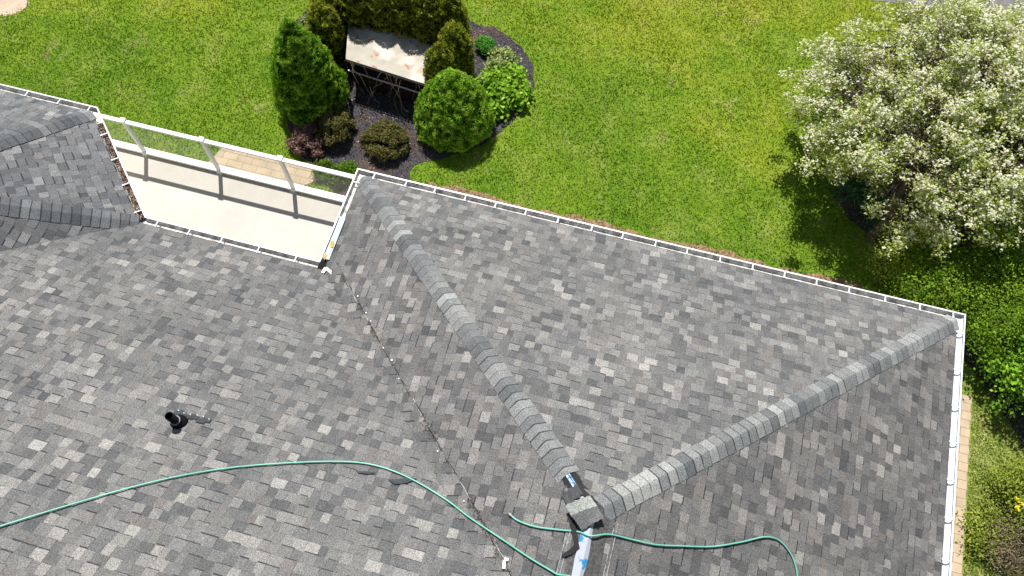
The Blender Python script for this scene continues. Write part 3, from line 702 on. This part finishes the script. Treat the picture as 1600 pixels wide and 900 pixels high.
# torn black strip beside the membrane
sc = [onleft(u, v, .03) for u, v in ((890, 808), (900, 812), (906, 850), (908, 858), (896, 868), (882, 872), (880, 868), (893, 860), (900, 852))]
mb = MB(); V = sc+[p+nl*.012 for p in sc]; n_ = len(sc); mb.add(V, [tuple(range(n_)), tuple(range(n_, 2*n_))[::-1]]+[(i, n_+i, n_+(i+1) % n_, (i+1) % n_) for i in range(n_)])
o = mesh_obj('felt_scrap', mb.V, mb.F, M['under'], None); tag(o, 'torn black felt strip hanging left of the blue and white ridge membrane', 'roofing scrap')
for lab, px in (('thin dark shingle sliver just under the top of the long hose arch', [(557, 738), (575, 739), (588, 741), (574, 743), (560, 741)]),
                ('larger dark shingle scrap tucked under the hose near the valley', [(606, 752), (640, 748), (652, 750), (635, 757), (617, 759)])):
    sc = [onmain(u, v, .022) for u, v in px]; V = sc+[p+nm*.006 for p in sc]; n_ = len(sc)
    o = mesh_obj('shingle_scrap', V, [tuple(range(n_)), tuple(range(n_, 2*n_))[::-1]]+[(i, n_+i, n_+(i+1) % n_, (i+1) % n_) for i in range(n_)], M['blackmetal'], None); tag(o, lab, 'roofing scrap')
c = onleft(789, 883, .02); mb = MB(); mb.box(c+Vector((0, 0, .01)), (.035, .09, .025), Matrix.Rotation(.2, 3, 'Z')); mb.box(c+Vector((.01, .06, .015)), (.05, .03, .03))
o = mb.build('paper_scrap', M['white'], None); tag(o, 'small crumpled white scrap in the valley near the bottom edge', 'scrap')

# ------------------------------------------------------------------ plants
F_ = {
 'spruce': foliage('spruce_green', [(0, (.03, .10, .006)), (.4, (.13, .31, .014)), (.75, (.27, .50, .03)), (1, (.42, .62, .08))], .35, nscale=5),
 'arb': foliage('arborvitae_green', [(0, (.035, .05, .006)), (.42, (.135, .17, .012)), (.75, (.28, .33, .025)), (1, (.44, .45, .05))], .35, nscale=5),
 'olive': foliage('olive_spruce', [(0, (.04, .042, .014)), (.5, (.13, .13, .04)), (.82, (.24, .21, .06)), (1, (.40, .24, .09))], .2, nscale=4),
 'brown': foliage('dead_needles', [(0, (.06, .035, .028)), (.5, (.20, .115, .09)), (.85, (.36, .23, .19)), (1, (.5, .36, .3))], .1, nscale=4),
 'mound': foliage('bright_mound', [(0, (.05, .2, .03)), (.6, (.14, .42, .05)), (1, (.3, .6, .12))], .25),
 'broad': foliage('light_green_leaf', [(0, (.12, .28, .02)), (.5, (.27, .50, .04)), (.85, (.42, .64, .07)), (1, (.55, .72, .13))], .35, nscale=3),
 'varieg': foliage('variegated_leaf', [(0, (.15, .24, .05)), (.5, (.34, .42, .13)), (1, (.68, .70, .36))], .3),
 'bush': foliage('shrub_leaf', [(0, (.12, .24, .02)), (.5, (.28, .46, .04)), (.85, (.45, .62, .08)), (1, (.6, .72, .15))], .5, nscale=3.5, nvar=.62),
 'yelbush': foliage('yellow_green_leaf', [(0, (.12, .17, .02)), (.5, (.28, .36, .05)), (.85, (.45, .50, .09)), (1, (.58, .60, .15))], .3, nscale=2),
 'tan': foliage('dry_stem', [(0, (.10, .08, .05)), (.5, (.24, .19, .12)), (.85, (.40, .33, .22)), (1, (.52, .45, .32))], .15, nscale=3),
 'teal': foliage('blue_green_leaf', [(0, (.02, .07, .03)), (.6, (.06, .17, .08)), (1, (.16, .32, .18))], .25, nscale=3),
 'petal': foliage('blossom', [(0, (.72, .66, .52)), (.3, (.86, .84, .68)), (1, (.95, .95, .80))], .5, .6, nvar=.08),
 'tleaf': foliage('young_tree_leaf', [(0, (.16, .24, .03)), (.5, (.42, .52, .09)), (.85, (.62, .68, .18)), (1, (.74, .76, .32))], .5, nscale=2),
 'yellow': foliage('yellow_petal', [(0, (.75, .60, .03)), (1, (.9, .78, .06))], .2, nvar=.05),
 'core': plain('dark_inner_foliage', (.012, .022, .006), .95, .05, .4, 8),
 'corebr': plain('dark_twigs_and_slab_shade', (.03, .022, .016), .95, .05, .4, 8)}

def revolve(prof, base, H, R, lump, ls, nseg=28, nh=18, seed=0):
    """lumpy surface of revolution; returns surface function and core mesh"""
    def surf(t, a, k=1.0):
        r = R*prof(t); x, y = math.cos(a), math.sin(a); q = Vector((x*r*ls+seed*3.1, y*r*ls, t*H*ls))
        r2 = r*(1+lump*mnoise.noise(q)+lump*.5*mnoise.noise(q*2.3))*k
        return Vector((base[0]+x*r2, base[1]+y*r2, base[2]+t*H*k+(1-k)*.1))
    V = []; F = []
    for i in range(nh+1):
        for j in range(nseg): V.append(surf(min(.995, i/nh), 2*math.pi*j/nseg, .9))
    for i in range(nh):
        for j in range(nseg): F.append((i*nseg+j, i*nseg+(j+1) % nseg, (i+1)*nseg+(j+1) % nseg, (i+1)*nseg+j))
    F.append(tuple(nh*nseg+j for j in range(nseg)))
    return surf, V, F
def evergreen(name, base, H, R, prof, n, leaf, mat, label, cat, group=None, lump=.16, ls=3.0, seed=0, coremat='core', tb=0):
    t = empty(name, base, label, cat, group); rg = np.random.default_rng(seed+5)
    surf, V, F = revolve(prof, base, H, R, lump, ls, seed=seed)
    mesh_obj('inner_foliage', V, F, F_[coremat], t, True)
    C = np.zeros((n, 3)); Nn = np.zeros((n, 3)); T = np.zeros(n); i = 0
    while i < n:
        tt = rg.random(); rr = prof(tt)
        if rg.random() > rr+.12: continue
        a = rg.random()*2*math.pi; p = surf(tt, a); k = mnoise.noise(p*9+Vector((seed, 0, 0))); k2 = mnoise.noise(p*3.5+Vector((0, seed, 0)))
        out = Vector((math.cos(a), math.sin(a), .15+.9*tt*tt))
        q = p+out.normalized()*(.075*k+rg.uniform(-.035, .02)); C[i] = q; Nn[i] = out; T[i] = .45+.75*k+.3*k2+rg.normal()*.17+tb; i += 1
    Nn = unit(unit(Nn)+rg.normal(0, .55, (n, 3))); D = unit(Nn*0+np.array([0, 0, .8])+rg.normal(0, .6, (n, 3)))
    quads_obj('foliage', leaf_verts(C, Nn, leaf*rg.uniform(.6, 1.3, n), leaf*.5*rg.uniform(.6, 1.3, n), rg, D), mat, t, np.clip(T, 0, 1))
    mb = MB(); mb.tube([Vector(base)+Vector((0, 0, z)) for z in (-.02, .2, H*.5)], [.06, .05, .03], 8); mb.build('trunk', M['bark'], t, True)
    return t
cone = lambda t: min(1, (t/.14)**.5 if t > 0 else 0)*max(0, 1-t)**.72*1.0 if t < .14 else (1-(t-.14)/.86)**.62*(1-.14*0)
def conep(t):
    if t < .16: return .72+.28*math.sin(t/.16*math.pi/2)
    q = (t-.16)/.84; return max(0, (1-q**1.45))**.82
def colp(t): return (.80+.20*math.sin(min(1, t/.45)*math.pi/2))*max(0, 1-max(0, (t-.45)/.55)**2.3)**.62
evergreen('dwarf_spruce', at(711, 196), 1.85, .87, conep, 42000, .038, F_['spruce'], 'bright green cone shaped spruce at the near right of the mulch bed', 'shrub', 'cone shaped spruces', .13, 3.2, 1, tb=.2)
evergreen('dwarf_spruce', at(492, 162), 2.75, .80, conep, 48000, .038, F_['spruce'], 'taller dark green cone spruce at the left end of the mulch bed', 'shrub', 'cone shaped spruces', .15, 3.0, 2, tb=.04)
arbs = [(523, 96, 1.9, .385, 'rounded olive arborvitae just left of the pale slab, nearest of the hedge on that side'),
        (531, 68, 2.1, .385, 'second olive arborvitae behind the one left of the pale slab'),
        (573, 72, 2.3, .36, 'olive arborvitae at the far left corner of the slab'),
        (610, 76, 2.3, .37, 'dark arborvitae behind the slab, second of the back row from the left'),
        (650, 84, 2.4, .385, 'arborvitae behind the middle of the slab, tallest of the back row'),
        (682, 94, 2.3, .385, 'broad arborvitae behind the slab, fourth of the back row'),
        (712, 96, 2.2, .36, 'arborvitae at the far right corner beside the small bright mound'),
        (716, 138, 2.1, .385, 'tall arborvitae right of the slab next to the light green leafy shrub'),
        (697, 158, 1.9, .39, 'olive arborvitae between the slab and the near right spruce')]
for i, (u, v, h, r, lab) in enumerate(arbs):
    evergreen('arborvitae', at(u, v), h, r, colp, 14000, .042, F_['arb'], lab, 'shrub', 'arborvitae hedge around the slab', .20, 4.5, 10+i, tb=.12)

def globes(name, base, spec, mat, n, leaf, label, cat, group=None, core='corebr', seed=0, up=.3, spread=.55, aspect=.5, jit=.02, tb=0, stems=True):
    """a shrub of many small rounded clumps; spec: list of (dx,dy,z,r)"""
    t = empty(name, base, label, cat, group); rg = np.random.default_rng(seed+99); B = np.array(base)
    S = np.array([(B[0]+a, B[1]+b, B[2]+c, r) for a, b, c, r in spec]); w_ = S[:, 3]**2; w_ = w_/w_.sum()
    idx = rg.choice(len(S), n, p=w_); D = unit(rg.normal(size=(n, 3))); D[:, 2] = np.abs(D[:, 2])*.9+D[:, 2]*.1; D = unit(D)
    C = S[idx, :3]+D*(S[idx, 3]*rg.uniform(.86, 1.06, n))[:, None]+rg.normal(0, jit, (n, 3)); C[:, 2] = np.maximum(C[:, 2], .02)
    Nn = unit(D*(1-up)+np.array([-.15, .3, 1.])*up+rg.normal(0, spread, (n, 3)))
    tone = .45+rg.normal(0, .2, n)+.2*(rg.random(len(S))-.5)[idx]+.15*D[:, 2]-.05+tb
    quads_obj('foliage', leaf_verts(C, Nn, leaf*rg.uniform(.6, 1.35, n), leaf*aspect*rg.uniform(.7, 1.3, n), rg), mat, t, np.clip(tone, 0, 1))
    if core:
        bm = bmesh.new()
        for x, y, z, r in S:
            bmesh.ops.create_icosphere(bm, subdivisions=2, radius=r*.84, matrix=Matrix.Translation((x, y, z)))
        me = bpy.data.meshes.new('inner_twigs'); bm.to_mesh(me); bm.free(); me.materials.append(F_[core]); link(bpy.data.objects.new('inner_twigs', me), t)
    if stems:
        mb = MB()
        for x, y, z, r in S[:30]: mb.tube([B+np.array([0, 0, -.01]), (B+np.array([x, y, z]))/2+np.array([0, 0, -.05*r]), (x, y, z)], [.02, .012, .006], 5)
        mb.build('stem', M['bark'], t, True)
    return t
def blob_spec(rx, ry, h, k, r0, r1, seed):
    R = random.Random(seed); out = []
    for i in range(k):
        a = R.random()*2*math.pi; q = math.sqrt(R.random()); x, y = rx*q*math.cos(a), ry*q*math.sin(a); z = h*math.sqrt(max(0.02, 1-q*q*.8))*R.uniform(.7, 1)
        r = R.uniform(r0, r1); out.append((x, y, max(z-r*.6, r*.4), r))
    return out
globes('spreading_shrub', at(603, 228), blob_spec(.50, .46, .50, 60, .065, .115, 1), F_['olive'], 13000, .04, 'olive green spreading shrub with rusty tips alone in the mulch', 'shrub', seed=1, core='core')
globes('spreading_shrub', at(527, 209), blob_spec(.36, .45, .66, 46, .065, .115, 2), F_['olive'], 10000, .04, 'olive shrub close behind the brown dead one', 'shrub', seed=2, core='core')
globes('dead_shrub', at(485, 226), blob_spec(.42, .34, .50, 46, .06, .11, 3), F_['brown'], 9000, .04, 'brown and pinkish dead needled shrub below the left spruce', 'shrub', seed=3, stems=True)
globes('mounded_plant', at(757, 78), blob_spec(.17, .17, .32, 14, .10, .14, 4), F_['mound'], 5000, .035, 'small tidy bright green mound in the far right of the bed', 'plant', seed=4, core='core')
globes('leafy_shrub', at(783, 148), blob_spec(.56, .56, .50, 30, .09, .17, 5), F_['broad'], 3400, .11, 'light green broad leafed shrub at the right edge of the bed', 'shrub', seed=5, core=None, aspect=.65, jit=.07, up=.5)
globes('variegated_shrub', at(783, 103), blob_spec(.28, .25, .42, 12, .09, .15, 6), F_['varieg'], 1300, .075, 'yellow and cream variegated plant behind the light green leafy shrub', 'plant', seed=6, core=None, aspect=.6, jit=.05, up=.5)
for i, (u, v, s_, lab) in enumerate([(508, 270, .2, 'first low spiky green clump beside the patio pavers'), (530, 276, .22, 'middle low spiky green clump beyond the deck rail'), (548, 272, .2, 'low spiky green clump nearest the roof corner')]):
    globes('low_juniper', at(u, v+3), blob_spec(s_, s_, .3, 12, .06, .11, 20+i), F_['bush'], 1800, .075, lab, 'plant', 'low spiky clumps by the patio', seed=30+i, core='core', aspect=.22, jit=.04, tb=-.3, spread=.8)
globes('variegated_shrub', at(478, 40), blob_spec(.12, .12, .2, 6, .05, .09, 61), F_['varieg'], 350, .05, 'tiny pale green plant at the far left tip of the bed', 'plant', seed=61, core=None, aspect=.6, jit=.03)

# raised pale slab with black lattice front
m, N, b = new_mat('weathered_slab', .85, .2)
c = ramp(N, [(.3, (.36, .34, .27)), (.7, (.52, .49, .42))], nz(N, 1.6, 6, .65)); st = mrange(N, nz(N, 4.6, 3, .55, dist=.15), .60, .635, 0, .85); c = mix(N, c, (.40, .17, .11), st); pl_ = mrange(N, nz(N, 1.1, 3, .5), .5, .6, 0, .7)
c = mix(N, c, (.78, .66, .60), pl_); N.links.new(c, b.inputs['Base Color']); M['slab'] = m
SZ = .95; a, b_, c_, d__ = at(540, 92, SZ), at(664, 131, SZ), at(676, 68, SZ), at(545, 30, SZ)
ctr = (a+b_+c_+d__)/4; slab = empty('raised_slab', (ctr.x, ctr.y, 0), 'weathered pale slab with rusty stains inside the arborvitae hedge', 'platform')
mb = MB(); mb.prism([a, b_, c_, d__], SZ-.07, SZ); mb.build('slab_top', M['slab'], slab)
mb = MB(); ax = (b_-a).normalized(); nrm = Vector((ax.y, -ax.x, 0)); LL = (b_-a).length
for z in (SZ-.02, SZ-.13, SZ-.24): mb.bar(Vector((a.x, a.y, z))+nrm*.04, Vector((b_.x, b_.y, z))+nrm*.04, .02, .02)
k = 0
while k*.085 < LL: p = a+ax*(k*.085)+nrm*.055; mb.bar((p.x, p.y, SZ), (p.x, p.y, SZ-.26), .018, .018, (1, 0, 0)); k += 1
mb.build('lattice', M['black'], slab)
mb = MB(); mb.bar(Vector((a.x, a.y, SZ-.36))+nrm*.02, Vector((b_.x, b_.y, SZ-.36))+nrm*.02, .02, .022); mb.build('white_trim', M['white'], slab)
mb = MB(); ins = [ctr+(p-ctr)*.94 for p in (a, b_, c_, d__)]; mb.prism(ins, 0, SZ-.072); mb.build('base', F_['corebr'], slab)  # near-black block stands in for the deep shade under the slab
vn = empty('dead_vine', at(640, 150), 'bare tangled vine stems in front of the lattice', 'vine'); mb = MB(); R = random.Random(5)
for i in range(13):
    t0 = R.uniform(.45, .95) if i > 3 else R.uniform(0, .4); p = a+ax*(t0*LL)+nrm*.07; q = Vector((p.x, p.y, SZ+R.uniform(-.05, .05))); dr_ = R.uniform(-.5, .9)
    pts = [q]
    for s_ in range(5): q = q+ax*(dr_*.12+R.uniform(-.05, .08))+nrm*R.uniform(.02, .14)+Vector((0, 0, -R.uniform(.03, .2))); pts.append(q)
    mb.tube(spline(pts, 4), [max(.003, .007-.0003*j) for j in range(len(spline(pts, 4)))], 5)
mb.build('vine_stem', M['vine'], vn, True)

# blossoming tree
def tree(name, base, label, cc, rx, ry, rz, nend, seed, nl_, np_, leaf=.06, petal=.052, lean=(0, 0)):
    t = empty(name, base, label, 'tree'); R = random.Random(seed); rg = np.random.default_rng(seed); B = Vector(base); cc = Vector(cc)
    ends = []
    while len(ends) < nend:
        v = Vector((R.gauss(0, 1), R.gauss(0, 1), R.gauss(0, 1))).normalized(); k = R.random()**.30
        if v.z < -.55: continue
        wob = 1+.30*mnoise.noise(v*2.1+Vector((seed, 0, 0)))+.28*mnoise.noise(v*5.0)
        p = cc+Vector((v.x*rx, v.y*ry, v.z*rz))*k*min(wob, 1.16)
        if mnoise.noise(p*1.1+Vector((3, seed, 1))) < -.08 and R.random() < .9: continue
        if p.z > .25: ends.append(p)
    mb = MB(); fork = B+Vector((lean[0], lean[1], .9)); mb.tube(spline([B-Vector((0, 0, .05)), B+Vector((lean[0]*.3, lean[1]*.3, .45)), fork], 4), [.17-.006*i for i in range(9)], 10)
    limbs = []
    for i in range(12):
        a = i/12*2*math.pi+R.uniform(-.2, .2); el = R.uniform(.2, 1.2); tip = cc+Vector((math.cos(a)*rx*.62*math.cos(el), math.sin(a)*ry*.62*math.cos(el), rz*.6*math.sin(el)-.1))
        mid = fork.lerp(tip, .5)+Vector((R.uniform(-.2, .2), R.uniform(-.2, .2), R.uniform(-.1, .2))); pts = spline([fork, mid, tip], 6); limbs.append(pts)
        mb.tube(pts, [.085*(1-j/len(pts))+.016 for j in range(len(pts))], 7)
    node = [p for l in limbs for p in l[3:]]
    for e in ends:
        s_ = min((node[R.randrange(len(node))] for _ in range(10)), key=lambda q: (q-e).length)
        m_ = s_.lerp(e, .55)+Vector((R.uniform(-.1, .1), R.uniform(-.1, .1), R.uniform(-.02, .12))); mb.tube([s_, m_, e], [.010, .007, .003], 4, False)
    mb.build('trunk', M['bark'], t, True)
    E_ = np.array([tuple(e) for e in ends])
    def cloud(n, sig):
        i = rg.integers(0, len(E_), n); return E_[i]+rg.normal(0, sig, (n, 3))*np.array([1, 1, .8]), i
    C, i = cloud(nl_, .095); Nn = unit(np.array([-.2, .4, 1.0])+rg.normal(0, .7, (nl_, 3)))
    quads_obj('crown', leaf_verts(C, Nn, leaf*rg.uniform(.6, 1.3, nl_), leaf*.55*rg.uniform(.7, 1.2, nl_), rg), F_['tleaf'], t, np.clip(.5+rg.normal(0, .24, nl_), 0, 1))
    bl = rg.random(len(E_))**1.6; C, i = cloud(np_*2, .085); C[:, 2] += .03; k = rg.random(len(C)) < (.22+.8*bl[i])*np.clip(.45+(C[:, 2]-cc.z+rz*.5)/(rz*1.6), .25, 1); C = C[k]; n = len(C)
    # a blossom is a small tuft of petals facing mostly outward and up
    k3 = 3; Cr = np.repeat(C, k3, 0)+rg.normal(0, .018, (n*k3, 3)); Nn = unit(np.array([-.2, .4, 1.3])+rg.normal(0, .6, (n*k3, 3)))
    quads_obj('blossom', leaf_verts(Cr, Nn, petal*rg.uniform(.7, 1.2, n*k3), petal*.8*rg.uniform(.7, 1.2, n*k3), rg), F_['petal'], t, rg.random(n*k3))
    return t
tb_ = at(1365, 372); cc = at(1472, 176, 1.9)
tree('blossoming_tree', tb_, 'large spreading tree covered in white blossom beside the lawn', cc, 2.95, 2.85, 1.45, 1350, 3, 80000, 19500)

# shrubs along the right edge
def loose(name, u, v, rx, ry, h, k, r0, r1, mat, n, leaf, lab, seed, z=0, **kw):
    return globes(name, at(u, v, z), blob_spec(rx, ry, h, k, r0, r1, seed), F_[mat], n, leaf, lab, 'shrub', seed=seed, **kw)
o_kw = dict(core=None,  aspect=.6, jit=.09, up=.65, spread=.55)
loose('deciduous_shrub', 1450, 468, 1.0, .9, 1.5, 46, .16, .34, 'bush', 9500, .056, 'loose bright green shrub just beyond the right roof corner', 41, **o_kw)
loose('deciduous_shrub', 1535, 440, .75, .8, 1.5, 38, .16, .34, 'bush', 7500, .056, 'rounded green shrub in front of the brown dry stems and grey rock', 42, **o_kw)
loose('deciduous_shrub', 1545, 540, .65, .8, 1.6, 38, .16, .32, 'bush', 7000, .055, 'dark green shrub beside the top of the right gutter', 43, tb=-.18, **o_kw)
loose('deciduous_shrub', 1592, 600, .7, .9, 1.9, 40, .18, .34, 'broad', 6500, .08, 'tall light green shrub at the right edge casting shade on the grass', 44, tb=-.1, **o_kw)
loose('low_shrub', 1400, 425, .8, .35, .7, 22, .12, .24, 'yelbush', 6000, .055, 'low yellow green shrub under the blossoming tree by the far gutter', 45, tb=-.1, **o_kw)
loose('deciduous_shrub', 1345, 330, .8, .5, 1.3, 26, .16, .28, 'teal', 6000, .07, 'blue green shrub half hidden under the blossoming tree', 46, tb=-.05, **o_kw)
loose('dry_shrub', 1555, 385, .85, .6, .9, 26, .14, .26, 'tan', 6500, .08, 'dry brown twiggy clump below the blossoming tree near the rock', 47, core=None, aspect=.12, jit=.12, spread=.8)
ys = loose('flowering_shrub', 1592, 790, .55, .7, .8, 26, .14, .26, 'yelbush', 7500, .05, 'yellow green shrub with clusters of yellow flowers', 48, **o_kw)
loose('dry_shrub', 1585, 860, .6, .55, .55, 22, .12, .22, 'tan', 6500, .06, 'greyish tan shrub in the bottom right corner', 49, core=None, aspect=.25, jit=.1, spread=.8, tb=-.05)
loose('low_shrub', 1540, 830, .3, .5, .35, 14, .08, .15, 'yelbush', 2600, .05, 'straggly yellow green weeds between path and tan shrub', 50, **o_kw)
rg = np.random.default_rng(4)
for u, v in ((1591, 781), (1597, 787), (1589, 793)):
    p = at(u, v, .66); C = np.array(p)+rg.normal(0, .018, (26, 3))
    quads_obj('flower', leaf_verts(C, unit(np.array([0, 0, 1.])+rg.normal(0, .4, (26, 3))), .05, .04, rg), F_['yellow'], ys, rg.random(26))
# rock
bm = bmesh.new(); bmesh.ops.create_icosphere(bm, subdivisions=3, radius=.3)
for v in bm.verts: v.co *= 1+.35*mnoise.noise(v.co*4); v.co.z *= .8
me = bpy.data.meshes.new('rock'); bm.to_mesh(me); bm.free(); M['rock'] = plain('grey_rock', (.38, .40, .44), .9, .2, .45, 9, bmp=.6); me.materials.append(M['rock'])
o = bpy.data.objects.new('rock', me); o.location = at(1596, 396, .25); COL.objects.link(o); tag(o, 'blue grey rock at the right edge below the blossoming tree', 'rock')
scene.render.resolution_x = 1024; scene.render.resolution_y = 576
